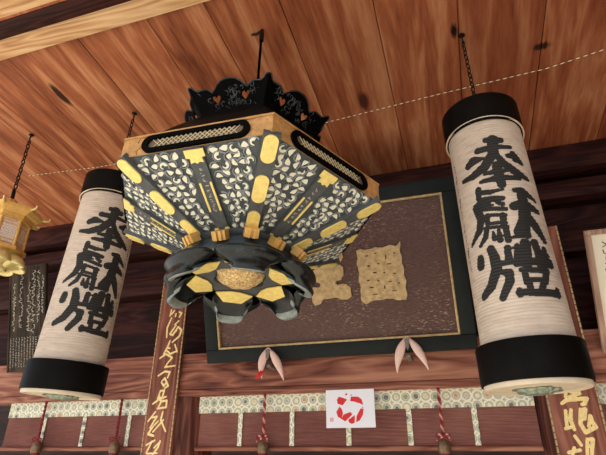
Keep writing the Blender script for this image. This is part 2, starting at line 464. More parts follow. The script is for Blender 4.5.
structure(MB().box((-40, -60, -.1), (40, 40, 0)), 'floor', M_stone)
structure(MB().box((-5.2, 2.95, 0), (3.0, 4.3, .5)), 'floor_inner', M_black_wood)
structure(MB().lathe([(.165, .0), (.165, 1.947)], 40), 'pillar_left', M_post, loc=(-1.70, 2.913, 0))
structure(MB().lathe([(.135, .0), (.135, 1.947)], 40), 'pillar_right', M_post, loc=(.462, 2.883, 0))

# ---------------------------------------------------------------- chains
def chain_mb(p0, p1, link=.034, r=.0028, wd=.008):
    m = MB()
    p0, p1 = Vector(p0), Vector(p1)
    n = max(2, int((p1 - p0).length / (link * .78)))
    d = (p1 - p0).normalized(); a = d.orthogonal().normalized(); b = d.cross(a)
    for i in range(n):
        c = p0 + (p1 - p0) * ((i + .5) / n)
        s = a if i % 2 else b
        h = link / 2
        path = []
        for k in range(14):
            an = 2 * PI * k / 14
            path.append(c + d * (math.sin(an) * h) + s * (math.cos(an) * wd))
        m.tube(path, r, 6, True)
    return m

def hook_mb(top, drop=.05):
    m = MB()
    x, y, z = top
    m.lathe([(.014, 0), (.016, -.004), (.004, -.008)], 12, Matrix.Translation(top))
    path = [(x, y, z)] + [(x, y, z - drop * .35)] + [(x + .014 * math.sin(a), y, z - drop * .35 - .016 + .016 * math.cos(a)) for a in [i * PI / 6 for i in range(1, 10)]]
    m.tube(path, .004, 8)
    return m
# ---------------------------------------------------------------- paper lanterns
LB, LT, CAPH = 0.0, 1.123, .140
PR = .149
RIB = .0115
def paper_r(z): return PR + .004 - .0125 * z / LT + .0027 * abs(math.cos(PI * z / RIB)) - .0016
def text_mb(strokes, cell, zc0, off=.0012, lo=(-.16, -.36), hi=(.16, .36)):
    vs, fs = ink_faces(strokes, cell, lo, hi)
    m = MB()
    P = []
    for u, z in vs:
        a = u / PR
        rr = paper_r(z + zc0) + off
        P.append((rr * math.cos(a), rr * math.sin(a), z + zc0))
    return m.add(P, fs)
def small_column(u0, n, z0, dz, seed):
    rnd = random.Random(seed)
    out = []
    for i in range(n):
        z = z0 - i * dz
        for k in range(4):
            y = z - (k - 1.5) * dz * .2
            if rnd.random() < .7:
                out.append([(u0 - .006 * rnd.uniform(.5, 1), y, .0028), (u0 + .007 * rnd.uniform(.4, 1), y + .002, .0022)])
        out.append([(u0 + rnd.uniform(-.003, .003), z + dz * .3, .003), (u0 + rnd.uniform(-.004, .004), z - dz * .33, .0022)])
    return out
MAIN_TEXT = [[(x * 1.02 / 1000 + .0145, z / 1000, w * 1.0 / 1000) for x, z, w in s] for s in INK]

root = empty('paper_lantern', (.228, 1.81, 1.812), 'tall white paper cylinder lantern with black brush writing, right of the large dark metal lantern',
             'lantern', 'tall paper lanterns with black caps', (0, 0, R(-97.2)))
m = MB()
zs = [CAPH * .5 + i * RIB / 4 for i in range(int((LT - CAPH) / (RIB / 4)) + 1)]
m.lathe([(paper_r(z), z) for z in zs], 72)
m.build('paper_tube', M_paper, root, smooth=80)
ink = text_mb(MAIN_TEXT, .0022, .578).build('lettering', M_ink, root, smooth=0)
side = text_mb(small_column(0, 9, .27, .052, 3), 0.0012, .578, lo=(-.02, -.36), hi=(.02, .36)).build('small_lettering', M_ink, root, smooth=0)
side.rotation_euler = (0, 0, R(-64))
m = MB(); m.lathe([(.150, LT - .128), (.154, LT - .130), (.1545, LT - .12), (.1545, LT - .006), (.150, LT), (.0, LT)], 72)
m.lathe([(.150, LT - .128), (.150, LT - .01), (.0, LT - .01)], 72)
cap = m.build('top_cap', M_black, root)
m = MB()
m.tube([(.1520 * math.cos(q), .1520 * math.sin(q), LT - .137 + .016 * math.cos(q)) for q in [2 * PI * i / 64 for i in range(64)]], .0035, 6, True)
m.build('rim', M_disc, cap)
m = MB(); m.lathe([(.0, .016), (.164, .016), (.166, .013), (.172, .013), (.1735, .018), (.1735, CAPH - .006), (.171, CAPH), (.157, CAPH), (.154, CAPH - .02)], 72)
m.build('bottom_cap', M_black, root)
m = MB(); m.lathe([(.0, .0155), (.1655, .0155), (.1655, .002), (.163, -.002), (.150, -.002), (.146, .001), (.0, .001)], 72)
disc = m.build('bottom_disc', M_disc, root)
m = MB()
def crumple(a, r, z): return 1 + .10 * math.sin(5 * a + 60 * z) + .06 * math.sin(11 * a)
m.lathe([(.0, .004), (.062, .004), (.068, -.002), (.060, -.010), (.048, -.008), (.040, -.016), (.022, -.018), (.0, -.014)], 48, fn=crumple)
for k in range(4):
    a = k * PI / 2 + .4
    m.tube([(.05 * math.cos(a), .05 * math.sin(a), -.004), (.085 * math.cos(a + .1), .085 * math.sin(a + .1), -.004)], [.006, .003], 6)
m.build('candle_fitting', M_patina, disc)
m = MB()
m.tube([(-.12, 0, LT - .002), (-.10, 0, LT + .03), (0, 0, LT + .055), (.10, 0, LT + .03), (.12, 0, LT - .002)], .004, 8)
m.build('bail', M_iron, root)
zt = zc(1.81) - 1.812
hk = hook_mb((0, 0, zt), .05).build('ceiling_hook', M_iron, root)
m = chain_mb((0, 0, LT + .052), (0, 0, zt - .045))
m.tube([(.006 * math.sin(i * 1.1), .006 * math.cos(i * 1.1), LT + .06 + i * .008) for i in range(16)], .0022, 5)
m.build('chain', M_iron, root)

root.rotation_euler = (Matrix.Rotation(R(-1.0), 3, 'Y') @ Matrix.Rotation(R(-97.2), 3, 'Z')).to_euler()
root.location.x = .226
lantern2 = copy_tree(root)
lantern2.location = (-1.706, 1.815, 1.850)
lantern2.rotation_euler = (Matrix.Rotation(R(3.6), 3, 'Y') @ Matrix.Rotation(R(-46.6), 3, 'Z')).to_euler()
lantern2.scale = (1, 1, .965)
lantern2['label'] = 'tall white paper cylinder lantern with black brush writing, left of the large dark metal lantern'
for ch in lantern2.children:
    if ch.name.startswith('small_lettering'): ch.rotation_euler = (0, 0, R(66))

# ---------------------------------------------------------------- large hexagonal metal lantern
HEX = empty('hanging_lantern', (-.7262, 1.523, 2.4403), 'large six-sided black and gold metal lantern with pale scrollwork underside and black lotus base',
            'lantern')
HEX.rotation_mode = 'ZYX'
HEX.rotation_euler = (R(-4.4496), R(-.3566), R(242.519))
HM = Matrix.Rotation(R(-4.4496), 4, 'X') @ Matrix.Rotation(R(-.3566), 4, 'Y') @ Matrix.Rotation(R(242.519), 4, 'Z')
HM = Matrix.Translation(HEX.location) @ HM
HI = HM.inverted()
HR, HZ, CR, CZ = .5154, .0733, .182, -.1495
AP, CAP_ = HR * math.cos(PI / 6), CR * math.cos(PI / 6)
def hexring(r0, r1, z0, z1):
    m = MB()
    o = [(r1 * math.cos(k * PI / 3), r1 * math.sin(k * PI / 3)) for k in range(6)]
    i = [(r0 * math.cos(k * PI / 3), r0 * math.sin(k * PI / 3)) for k in range(6)]
    return m.prism(o, z0, z1, [i])
def side_frame(k):
    a = PI / 6 + k * PI / 3
    n = Vector((math.cos(a), math.sin(a), 0)); tt = Vector((-math.sin(a), math.cos(a), 0))
    return n, tt
def stadium(L, W, n=10, cx=0, cy=0):
    r = W / 2; h = L / 2 - r
    return [(cx + h + r * math.cos(a), cy + r * math.sin(a)) for a in [-PI / 2 + PI * i / n for i in range(n + 1)]] + \
           [(cx - h + r * math.cos(a), cy + r * math.sin(a)) for a in [PI / 2 + PI * i / n for i in range(n + 1)]]
rim = hexring(.44, HR, .0, HZ)
rim.prism([(HR * 1.012 * math.cos(k * PI / 3), HR * 1.012 * math.sin(k * PI / 3)) for k in range(6)], HZ, HZ + .008)
rim.build('rim_band', M_oldgold, HEX, smooth=0)
for k in range(6):
    n, tt = side_frame(k)
    def place(p, n=n, tt=tt): return n * (AP + p.z) + tt * p.x + Vector((0, 0, HZ / 2 + p.y))
    m = MB(); m.prism(stadium(.372, .068), .0005, .010, [stadium(.330, .036)], fn=place)
    w = m.build('window_frame', M_blackmetal, HEX)
    m = MB()
    hw, hh = .165, .019
    for i in range(-11, 12):
        for s in (-1, 1):
            x0 = i * .0165
            a = (x0 - s * hh, -hh); b = (x0 + s * hh, hh)
            if max(abs(a[0]), abs(b[0])) < hw - .004:
                m.tube([place(Vector((a[0], a[1], .0035))), place(Vector((b[0], b[1], .0035)))], .0015, 4)
    m.build('lattice', M_lattice, w)
    m = MB(); m.prism(stadium(.334, .038), .0006, .0012, fn=place)
    m.build('backing', M_backing, w)
    # corner fitting that wraps the corner between two sides
    m = MB()
    a = k * PI / 3
    for s, kk in ((1, k), (-1, k - 1)):
        n2, t2 = side_frame(kk)
        def pl(p, n2=n2, t2=t2): return n2 * (AP + p.z) + t2 * p.x + Vector((0, 0, HZ / 2 + p.y))
        x1 = -s * HR / 2
        pts = [(x1, -.036), (x1 + s * .058, -.036), (x1 + s * .050, -.018), (x1 + s * .068, 0), (x1 + s * .050, .018), (x1 + s * .058, .036), (x1, .036)]
        m.prism(pts, .0, .003, fn=pl)
        for yy in (-.022, .022):
            m.prism([(x1 + s * .02 + .003 * math.cos(q), yy + .003 * math.sin(q)) for q in [2 * PI * i / 8 for i in range(8)]], .003, .005, fn=pl)
    m.build('corner_fitting', M_oldgold, HEX, smooth=0)

SL = math.hypot(AP - CAP_, CZ)
def panel_map(k):
    n, tt = side_frame(k)
    d = (n * (CAP_ - AP) + Vector((0, 0, CZ))).normalized()
    nn = tt.cross(d)
    if nn.z > 0: nn = -nn
    return lambda p: n * AP + tt * p.x + d * p.y + nn * p.z
def halfw(t): return HR / 2 + (CR / 2 - HR / 2) * t / SL
def leaf(rnd, x, y, a, L, W):
    pts = []
    bend = rnd.uniform(.5, 1.1) * rnd.choice((-1, 1))
    prof = [(0, .10), (.18, .62), (.40, 1), (.62, .85), (.82, .50), (1, .08)]
    for sgn in (1, -1):
        seq = prof if sgn == 1 else list(reversed(prof))
        for u, w in seq:
            lx = (u - .45) * L; ly = sgn * w * W / 2 + bend * L * (u - .45) ** 2
            pts.append((x + lx * math.cos(a) - ly * math.sin(a), y + lx * math.sin(a) + ly * math.cos(a)))
    return pts
def curl(rnd, x, y, r, w, a0, sweep):
    o, i = [], []
    for q in range(11):
        u = q / 10
        a = a0 + sweep * u
        ww = w * (1.25 - u * .9) / 2
        rr = r * (1 - .25 * u)
        o.append((x + (rr + ww) * math.cos(a), y + (rr + ww) * math.sin(a)))
        i.append((x + (rr - ww) * math.cos(a), y + (rr - ww) * math.sin(a)))
    return o + i[::-1]
for k in range(6):
    pm = panel_map(k)
    rnd = random.Random(20 + k)
    m = MB()
    m.prism([(-HR / 2, 0), (HR / 2, 0), (CR / 2, SL), (-CR / 2, SL)], -.010, 0, fn=pm)
    pan = m.build('panel', M_slate_dark, HEX, smooth=0)
    half = {s: (MB(), MB()) for s in (-1, 1)}
    row = 0
    y = .020
    while y < SL - .012:
        sc = .80 + .30 * (1 - y / SL)
        st = .0305 * sc
        x = -.30 + (row % 2) * st / 2
        while x < .30:
            px, py = x + rnd.uniform(-.004, .004), y + rnd.uniform(-.004, .004)
            x += st
            if abs(px) > halfw(py) - .036 * sc or abs(px) < .030 + .012 * sc: continue
            ms, mi = half[1 if px > 0 else -1]
            a = rnd.uniform(0, 2 * PI)
            if rnd.random() < .26:
                r0, a0, sw = .0105 * sc, rnd.uniform(0, 6.3), rnd.choice((-1, 1)) * rnd.uniform(3.4, 4.6)
                mi.prism(curl(rnd, px, py, r0, .0085 * sc, a0, sw), .0012, .0024, fn=pm)
                ms.prism(curl(rnd, px, py, r0 + .0085 * sc, .004, a0 + .5, sw), 0, .004, fn=pm)
            else:
                L, W = .026 * sc * rnd.uniform(.85, 1.15), .0165 * sc * rnd.uniform(.85, 1.15)
                mi.prism(leaf(rnd, px, py, a, L, W), .0010, .0022, fn=pm)
                ms.prism(curl(rnd, px, py, .0165 * sc, .0042, a + rnd.uniform(-.5, .5), rnd.choice((-1, 1)) * 3.0), 0, .004, fn=pm)
        y += .0262 * sc
        row += 1
    for s in (-1, 1):
        half[s][0].build('scrollwork', M_scroll, pan, smooth=0)
        half[s][1].build('inlay', M_inlay, pan, smooth=0)
    # strip down the middle of the panel
    m = MB(); m.prism([(-.026, .0), (.026, .0), (.022, SL + .004), (-.022, SL + .004)], 0, .010, fn=pm)
    strip = m.build('centre_strip', M_slate, HEX, smooth=0)
    m = MB()
    m.prism([(-.033, .004), (.033, .004), (.033, .030), (.020, .032), (.022, .050), (.009, .046), (0, .052), (-.009, .046), (-.022, .050), (-.020, .032), (-.033, .030)], .010, .014, fn=pm)
    m.build('gilt_fitting', M_gold, strip, smooth=0)
    m = MB()
    m.prism([(-.026, SL - .030), (-.012, SL - .030), (-.012, SL - .022), (.012, SL - .022), (.012, SL - .030), (.026, SL - .030), (.030, SL + .004), (-.030, SL + .004)], .010, .015, fn=pm)
    m.build('gilt_fitting', M_gold, strip, smooth=0)
    for s in (-1, 1):
        m = MB()
        m.prism(stadium(.11, .007, 5), .010, .0125, fn=lambda p, s=s: pm(Vector((s * .0185 + p.y, .175 + p.x, p.z))))
        m.build('gilt_slot', M_gold, strip, smooth=0)
    st = []
    for i in range(9):
        yy = .075 + i * .019
        for q in range(4):
            x0 = rnd.uniform(-.006, .002); y0 = yy + rnd.uniform(-.006, .005)
            st.append([(x0, y0, .0022), (x0 + rnd.uniform(.002, .007), y0 + rnd.uniform(-.004, .004), .0018)])
    vs, fs = ink_faces(st, .0011, (-.012, .06), (.012, .26))
    m = MB().add([pm(Vector((x, y, .0104))) for x, y in vs], fs)
    m.build('lettering', M_chalk, strip, smooth=0)
    # ridge bar along the corner, with three gilt plates
    a = k * PI / 3
    e = Vector((math.cos(a), math.sin(a), 0)); tt = Vector((-math.sin(a), math.cos(a), 0))
    A = e * HR; B = e * CR + Vector((0, 0, CZ))
    d = (B - A).normalized(); nn = tt.cross(d)
    if nn.z > 0: nn = -nn
    RL = (B - A).length
    def rm(p, A=A, d=d, tt=tt, nn=nn): return A + d * p.x + tt * p.y + nn * p.z
    m = MB(); m.prism([(-.004, -.027), (RL + .006, -.021), (RL + .006, .021), (-.004, .027)], -.012, .010, fn=rm)
    rb = m.build('ridge_bar', M_slate, HEX, smooth=0)
    for c0, L, W in ((.046, .096, .046), (.190, .104, .046), (RL - .046, .086, .042)):
        m = MB(); m.prism(stadium(L, W, 10), .010, .0155, fn=lambda p, c0=c0: rm(Vector((c0 + p.x, p.y, p.z))))
        m.build('gilt_plate', M_gold, rb)

# collar: stepped ring with a crown of small gilt brackets
m = MB()
def hexy(a, r, z):
    q = (a % (PI / 3)) - PI / 6
    return 1 - .45 * (1 - math.cos(PI / 6) / math.cos(q))
m.lathe([(.195, CZ + .004), (.200, CZ - .006), (.192, CZ - .014), (.180, CZ - .018), (.186, CZ - .034), (.196, CZ - .060), (.190, CZ - .088), (.15, CZ - .089)], 72, fn=hexy)
col = m.build('collar', M_slate_dark, HEX)
m = MB(); m.lathe([(.190, CZ - .070), (.203, CZ - .074), (.203, CZ - .084), (.190, CZ - .088)], 72, fn=hexy, closed=True)
m.build('collar_ring', M_oldgold, col)
for k in range(12):
    a = k * PI / 6
    rr = .222 if k % 2 == 0 else .198
    MM = Matrix.Translation((rr * math.cos(a), rr * math.sin(a), CZ - .026)) @ Matrix.Rotation(a, 4, 'Z') @ Matrix.Rotation(R(38), 4, 'Y') @ Matrix.Scale(1.08, 4)
    m = MB()
    m.prism([(-.020, -.022), (.014, -.022), (.014, -.012), (.022, -.012), (.022, -.004), (.012, -.004), (.012, .004), (.022, .004), (.022, .012), (.014, .012), (.014, .022), (-.020, .022)], -.018, .012, M=MM)
    m.build('collar_bracket', M_bodybrass, col, smooth=0)

# lotus base: six heavy petals round a ring-shaped plate
PZ = -.252
m = MB()
outer = [((.164 + .008 * math.cos(6 * a)) * math.cos(a), (.164 + .008 * math.cos(6 * a)) * math.sin(a)) for a in [2 * PI * i / 72 for i in range(72)]]
inner = [((.094 + .006 * math.cos(6 * a)) * math.cos(a), (.094 + .006 * math.cos(6 * a)) * math.sin(a)) for a in [2 * PI * i / 48 for i in range(48)]]
m.prism(outer, PZ, PZ + .012, [inner])
plate = m.build('base_plate', M_slate, HEX)
m = MB(); m.lathe([(.0, PZ - .026), (.03, PZ - .027), (.058, PZ - .018), (.078, PZ + .0), (.086, PZ + .012), (.086, PZ + .05), (.0, PZ + .05)], 48, fn=lambda a, r, z: 1 + .05 * math.sin(7 * a + 40 * z) + .03 * math.sin(17 * a))
m.build('gilt_lining', M_crinkle, HEX)
m = MB(); m.lathe([(.0, PZ + .0505), (.13, PZ + .0505), (.145, CZ - .045), (.0, CZ - .045)], 48)
m.build('lotus_neck', M_lotus, HEX)
PROF = [(.150, -.240), (.190, -.235), (.235, -.236), (.265, -.242), (.279, -.254), (.279, -.268), (.271, -.280), (.264, -.290), (.266, -.302), (.273, -.314),
        (.274, -.326), (.266, -.334), (.254, -.331), (.247, -.318), (.241, -.300), (.226, -.283), (.200, -.268), (.172, -.259), (.152, -.255), (.148, -.248)]
HALF = [.40, .44, .48, .515, .53, .52, .47, .40, .32, .27, .25, .24, .25, .28, .36, .43, .45, .44, .42, .40]
for k in range(6):
    a0 = k * PI / 3
    m = MB()
    nv = len(PROF) - 1
    def sfc(u, v):
        x = v * nv; i = min(int(x), nv - 1); f = x - i
        r = PROF[i][0] * (1 - f) + PROF[i + 1][0] * f
        z = PROF[i][1] * (1 - f) + PROF[i + 1][1] * f
        h = HALF[i] * (1 - f) + HALF[i + 1] * f
        q = 2 * u - 1
        s = math.sin(q * PI / 2)
        an = a0 + h * s * .98
        rr = .14 + (r - .14) * (1 - .42 * abs(q) ** 2.6) if r > .14 else r
        zz = -.252 + (z + .252) * (1 - .45 * abs(q) ** 3)
        return (rr * math.cos(an), rr * math.sin(an), zz)
    m.grid(sfc, 20, nv)
    p = m.build('petal', M_lotus, HEX, smooth=70)
    sb = p.modifiers.new('soft', 'SUBSURF'); sb.levels = 1; sb.render_levels = 2
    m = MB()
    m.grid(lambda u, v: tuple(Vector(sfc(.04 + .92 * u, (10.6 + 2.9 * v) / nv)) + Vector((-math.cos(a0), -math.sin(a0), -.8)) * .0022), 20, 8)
    lp = m.build('petal_lip_sheen', M_lip, p, smooth=70)  # overlaid band, carries the painted sky sheen on the petal tips
    m = MB()
    def gp(pt, a0=a0):
        an = a0 + pt.y / max(pt.x, .05)
        base = PZ - .004 - max(0, (pt.x - .160)) * .42
        return Vector((pt.x * math.cos(an), pt.x * math.sin(an), base - pt.z))
    m.prism([(.118, -.018), (.118, .018), (.156, .074), (.194, .036), (.194, -.036), (.156, -.074)], 0, .004, fn=gp)
    m.build('gilt_patch', M_gold, p, smooth=0)

# roof and flared crown of pierced metal
m = MB()
prof = [(HR * .985, HZ + .004), (.42, HZ + .09), (.34, HZ + .19), (.262, .352), (.256, .372), (.0, .378)]
vs, fs = [], []
for r, z in prof:
    for k in range(6): vs.append((r * math.cos(k * PI / 3), r * math.sin(k * PI / 3), z))
for i in range(len(prof) - 1):
    for k in range(6): fs.append((i * 6 + k, i * 6 + (k + 1) % 6, (i + 1) * 6 + (k + 1) % 6, (i + 1) * 6 + k))
m.add(vs, fs); m.build('roof', M_black, HEX, smooth=0)
top = [(-.5, 1.06), (-.47, 1.06), (-.45, .96), (-.42, .90), (-.36, .92), (-.30, .93), (-.265, .86), (-.24, .78), (-.20, .86), (-.15, 1.0), (-.09, 1.10), (-.03, 1.14)]
top = top + [(-x, y) for x, y in reversed(top)]
for k in range(6):
    n, tt = side_frame(k)
    b0, b1 = .250, .326
    def cf(p, n=n, tt=tt):
        r = b0 + (b1 - b0) * (p.y ** 1.3 if p.y > 0 else 0)
        return n * (r * math.cos(PI / 6) + p.z) + tt * (p.x * r) + Vector((0, 0, .366 + p.y * .083))
    def heart(cx, cy, s): return [(cx + s * x, cy + s * 3.1 * y) for x, y in [(0, -.55), (.5, 0), (.46, .36), (.22, .45), (0, .22), (-.22, .45), (-.46, .36), (-.5, 0)]]
    m = MB()
    outl = [(.5, -.05)] + list(reversed(top)) + [(-.5, -.05)]
    m.prism(outl, -.004, .004, [heart(-.21, .52, .115), heart(.21, .52, .115)], fn=cf)
    cp = m.build('crown_panel', M_blackmetal, HEX, smooth=0)
    rnd = random.Random(90 + k)
    m = MB()
    for i in range(64):
        x, y = rnd.uniform(-.44, .44), rnd.uniform(.08, .82)
        if min((x - .21) ** 2, (x + .21) ** 2) * 4 + ((y - .52) / 3) ** 2 * 4 < .034: continue
        r0 = rnd.uniform(.022, .036)
        a, sw = rnd.uniform(0, 6.3), rnd.choice((-1, 1)) * rnd.uniform(3, 4.6)
        path = [(x + r0 * (1 - .4 * q / 8) * math.cos(a + sw * q / 8), y + 3.1 * r0 * (1 - .4 * q / 8) * math.sin(a + sw * q / 8)) for q in range(9)]
        m.tube([cf(Vector((px, py, .005))) for px, py in path], .0022, 4)
    edge = [cf(Vector((x, y - .03, .004))) for x, y in top]
    m.tube(edge, .003, 5)
    m.build('relief', M_relief, cp)
# rod up to the ceiling
hookp = HI @ Vector((-.703, 1.523, zc(1.523)))
m = MB(); m.tube([(0, 0, .37), (0, 0, .46), hookp - Vector((0, 0, .02))], .0065, 10)
m.build('rod', M_blackmetal, HEX)
m = MB()
axis = (HI.to_3x3() @ Vector((0, 0, 1))).normalized()
m.tube([hookp - axis * .07, hookp - axis * .03, hookp], [.011, .012, .008], 10)
q = HI.to_3x3() @ Vector((-1, .15, 0))
m.tube([hookp - axis * .004, hookp - axis * .012 + q * .03, hookp - axis * .004 + q * .055], .006, 8)
m.build('ceiling_hook', M_iron, HEX)
# ---------------------------------------------------------------- small brass lantern, far left
BR = empty('brass_lantern', (-2.362, 1.817, 2.525), 'small eight-sided openwork brass lantern with curled roof tips, hanging at the left edge', 'lantern', None, (0, 0, R(312.5)))
m = MB()
def ring8(m, prof, closed=False):
    vs, fs = [], []
    for r, z in prof:
        for k in range(8): vs.append((r * math.cos(k * PI / 4), r * math.sin(k * PI / 4), z))
    n = len(prof)
    for i in range(n if closed else n - 1):
        for k in range(8): fs.append((i * 8 + k, i * 8 + (k + 1) % 8, ((i + 1) % n) * 8 + (k + 1) % 8, ((i + 1) % n) * 8 + k))
    return m.add(vs, fs)
ring8(m, [(.0, .276), (.140, .276), (.146, .296), (.186, .318), (.192, .334), (.15, .340), (.09, .352), (.05, .375), (.03, .42), (.0, .425)])
roof = m.build('roof', M_bodybrass, BR, smooth=0)
m = MB()
for i in range(8):
    a0, a1 = i * PI / 4, (i + 1) * PI / 4
    for q in range(9):
        u = (q + .5) / 9
        p = Vector((math.cos(a0), math.sin(a0), 0)) * (1 - u) + Vector((math.cos(a1), math.sin(a1), 0)) * u
        c = p * .160 + Vector((0, 0, .302))
        m.lathe([(0, -.004), (.004, 0), (0, .004)], 8, Matrix.Translation(c))
m.build('beading', M_lightbrass, roof)
for k in range(8):
    e = Vector((math.cos(k * PI / 4), math.sin(k * PI / 4), 0)); u = Vector((0, 0, 1))
    m = MB(); m.tube([e * .185 + u * .325, e * .202 + u * .325, e * .216 + u * .330, e * .221 + u * .340, e * .216 + u * .346], [.007, .006, .005, .005, .004], 8)
    m.build('curled_tip', M_lightbrass, roof)
m = MB(); ring8(m, [(.0, .2755), (.140, .2755), (.140, .268), (.126, .264), (.0, .264)])
m.build('upper_ring', M_bodybrass, BR, smooth=0)
m = MB(); ring8(m, [(.0, .118), (.128, .118), (.146, .112), (.146, .092), (.12, .086), (.0, .086)])
m.build('lower_ring', M_bodybrass, BR, smooth=0)
m = MB()
for k in range(8):
    m.lathe([(.009, .115), (.009, .266)], 8, Matrix.Translation((.124 * math.cos(k * PI / 4), .124 * math.sin(k * PI / 4), 0)))
m.build('corner_post', M_bodybrass, BR)
hw8 = .124 * math.sin(PI / 8) - .008
for k in range(8):
    a = PI / 8 + k * PI / 4
    n = Vector((math.cos(a), math.sin(a), 0)); tt = Vector((-math.sin(a), math.cos(a), 0))
    ap = .124 * math.cos(PI / 8)
    def bf(p, n=n, tt=tt): return n * (ap + p.z) + tt * p.x + Vector((0, 0, p.y))
    m = MB(); m.prism([(-hw8, .115), (hw8, .115), (hw8, .266), (-hw8, .266)], -.006, -.002, fn=bf)
    pan = m.build('panel', M_white, BR, smooth=0)
    m = MB()
    for yy in (.128, .146, .236, .256): m.tube([bf(Vector((-hw8, yy, 0))), bf(Vector((hw8, yy, 0)))], .003, 5)
    rnd = random.Random(k)
    for i in range(4):
        for j in range(5):
            x = -hw8 + (i + .5) * 2 * hw8 / 4; y = .150 + (j + .5) * .083 / 5
            m.tube([bf(Vector((x + .008 * math.cos(q), y + .008 * math.sin(q), 0))) for q in [2 * PI * s / 8 for s in range(8)]], .0011, 4, True)
    for i in range(7):
        x = -hw8 + (i + .5) * 2 * hw8 / 7
        for yy in (.121, .137, .246):
            m.lathe([(0, -.004), (.0035, 0), (0, .004)], 6, Matrix.Translation(bf(Vector((x, yy, 0)))))
    m.build('lattice', M_bodybrass, pan)
m = MB(); m.lathe([(.0, .088), (.118, .088), (.10, .07), (.085, .02), (.06, .0), (.0, .0)], 32)
m.build('base', M_lightbrass, BR)
for k in range(8):
    a0 = PI / 8 + k * PI / 4
    pr = [(.095, .085), (.125, .08), (.15, .062), (.168, .040), (.172, .018), (.162, .012), (.15, .024), (.13, .03), (.10, .016), (.075, .004)]
    m = MB()
    def sfc(u, v):
        x = v * (len(pr) - 1); i = min(int(x), len(pr) - 2); f = x - i
        r = pr[i][0] * (1 - f) + pr[i + 1][0] * f; z = pr[i][1] * (1 - f) + pr[i + 1][1] * f
        q = 2 * u - 1
        rr = .08 + (r - .08) * (1 - .4 * abs(q) ** 2.2); zz = .05 + (z - .05) * (1 - .3 * q * q)
        an = a0 + .40 * q
        return (rr * math.cos(an), rr * math.sin(an), zz)
    m.grid(sfc, 14, 24)
    m.build('petal', M_lightbrass, BR, smooth=70)
ztb = zc(1.817) - 2.53
m = chain_mb((0, 0, .50), (0, 0, ztb - .045), .034, .0035, .009); m.build('chain', M_iron, BR)
hook_mb((0, 0, ztb), .05).build('ceiling_hook', M_iron, BR)
m = MB(); m.tube([(.03 * math.cos(a), 0, .455 + .04 * math.sin(a)) for a in [2 * PI * i / 16 for i in range(16)]], .006, 8, True)
m.build('hanging_ring', M_iron, BR)

# ---------------------------------------------------------------- name plaque above the beam, leaning forward
PW, PH = 1.56, .92
PQ = empty('name_plaque', (-.687, 2.715, 2.135), 'large dark carved name plaque with green-black frame and worn gold characters, leaning above the beam',
           'plaque', None, (R(PLQ_TILT), 0, 0))
# local: x right, z up the board, -y towards the viewer
m = MB(); m.box((-PW / 2 + .06, -.020, .06), (PW / 2 - .06, -.001, PH - .06)); m.build('board', M_panel, PQ, smooth=0)
fw = .078
for nm, a, b in (('frame_rail', (-PW / 2, -.05, 0), (PW / 2, .0, fw)), ('frame_rail', (-PW / 2, -.05, PH - fw), (PW / 2, .0, PH)),
                 ('frame_stile', (-PW / 2, -.0495, fw), (-PW / 2 + fw, .0, PH - fw)), ('frame_stile', (PW / 2 - fw, -.0495, fw), (PW / 2, .0, PH - fw))):
    MB().box(a, b, .006).build(nm, M_green_frame, PQ)
m = MB()
x, z0, z1 = PW / 2 - fw, fw, PH - fw
for a, b in (((-x, -.042, z0), (x, -.020, z0 + .012)), ((-x, -.042, z1 - .012), (x, -.020, z1)), ((-x, -.042, z0 + .012), (-x + .012, -.020, z1 - .012)), ((x - .012, -.042, z0 + .012), (x, -.020, z1 - .012))):
    m.box(a, b, .002)
m.build('gilt_beading', M_gild, PQ)
def plq(p): return Vector((p.x, -.0195 - p.z, p.y))
# left-hand character: stacked rounded bars joined by a stem
def wob(poly, s, seed):
    rnd = random.Random(seed)
    out = []
    for (x0, y0), (x1, y1) in zip(poly, poly[1:] + poly[:1]):
        n = max(1, int(math.hypot(x1 - x0, y1 - y0) / .016))
        for i in range(n):
            out.append((x0 + (x1 - x0) * i / n + rnd.uniform(-s, s), y0 + (y1 - y0) * i / n + rnd.uniform(-s, s)))
    return out
c1 = [(-0.0986, 0.1053), (-0.0626, 0.1026), (-0.0534, 0.1175), (-0.0626, 0.1323), (-0.0986, 0.135), (-0.1114, 0.158), (-0.1044, 0.185), (-0.0789, 0.2119), (-0.116, 0.2255), (-0.1137, 0.2457), (-0.0116, 0.266), (0.0348, 0.2997), (0.0638, 0.3092), (0.0882, 0.2929), (0.0928, 0.2592), (0.0754, 0.2349), (0.0418, 0.243), (0.0302, 0.2308), (0.0441, 0.216), (0.0696, 0.2214), (0.087, 0.2025), (0.087, 0.158), (0.0661, 0.1323), (0.0441, 0.1323), (0.0325, 0.1175), (0.0441, 0.1053), (0.0696, 0.1134), (0.0986, 0.104), (0.1183, 0.0837), (0.1183, 0.0365), (0.0928, 0.0189), (0.0522, 0.023), (0.0348, 0.0365), (-0.0464, 0.0324), (-0.0638, 0.0095), (-0.0986, 0.0), (-0.1137, 0.023), (-0.1137, 0.0972)]
m = MB(); m.prism(wob(c1, .002, 1), 0, .012, M=None, fn=lambda p: plq(Vector((p.x + CH1[0], p.y + CH1[1], p.z))))
m.build('character', M_gild, PQ, smooth=0)
c2 = [(-.128, .008), (-.10, -.004), (-.06, .012), (.05, .014), (.085, .002), (.118, .0), (.130, .03), (.122, .07), (.130, .10), (.122, .135), (.128, .165), (.118, .20), (.124, .235), (.116, .262), (.124, .322), (.10, .300), (.06, .312), (.02, .298), (-.02, .306), (-.06, .296), (-.10, .304), (-.128, .300), (-.124, .255), (-.130, .22), (-.122, .17), (-.128, .13), (-.120, .09), (-.128, .05)]
holes = []
rnd = random.Random(5)
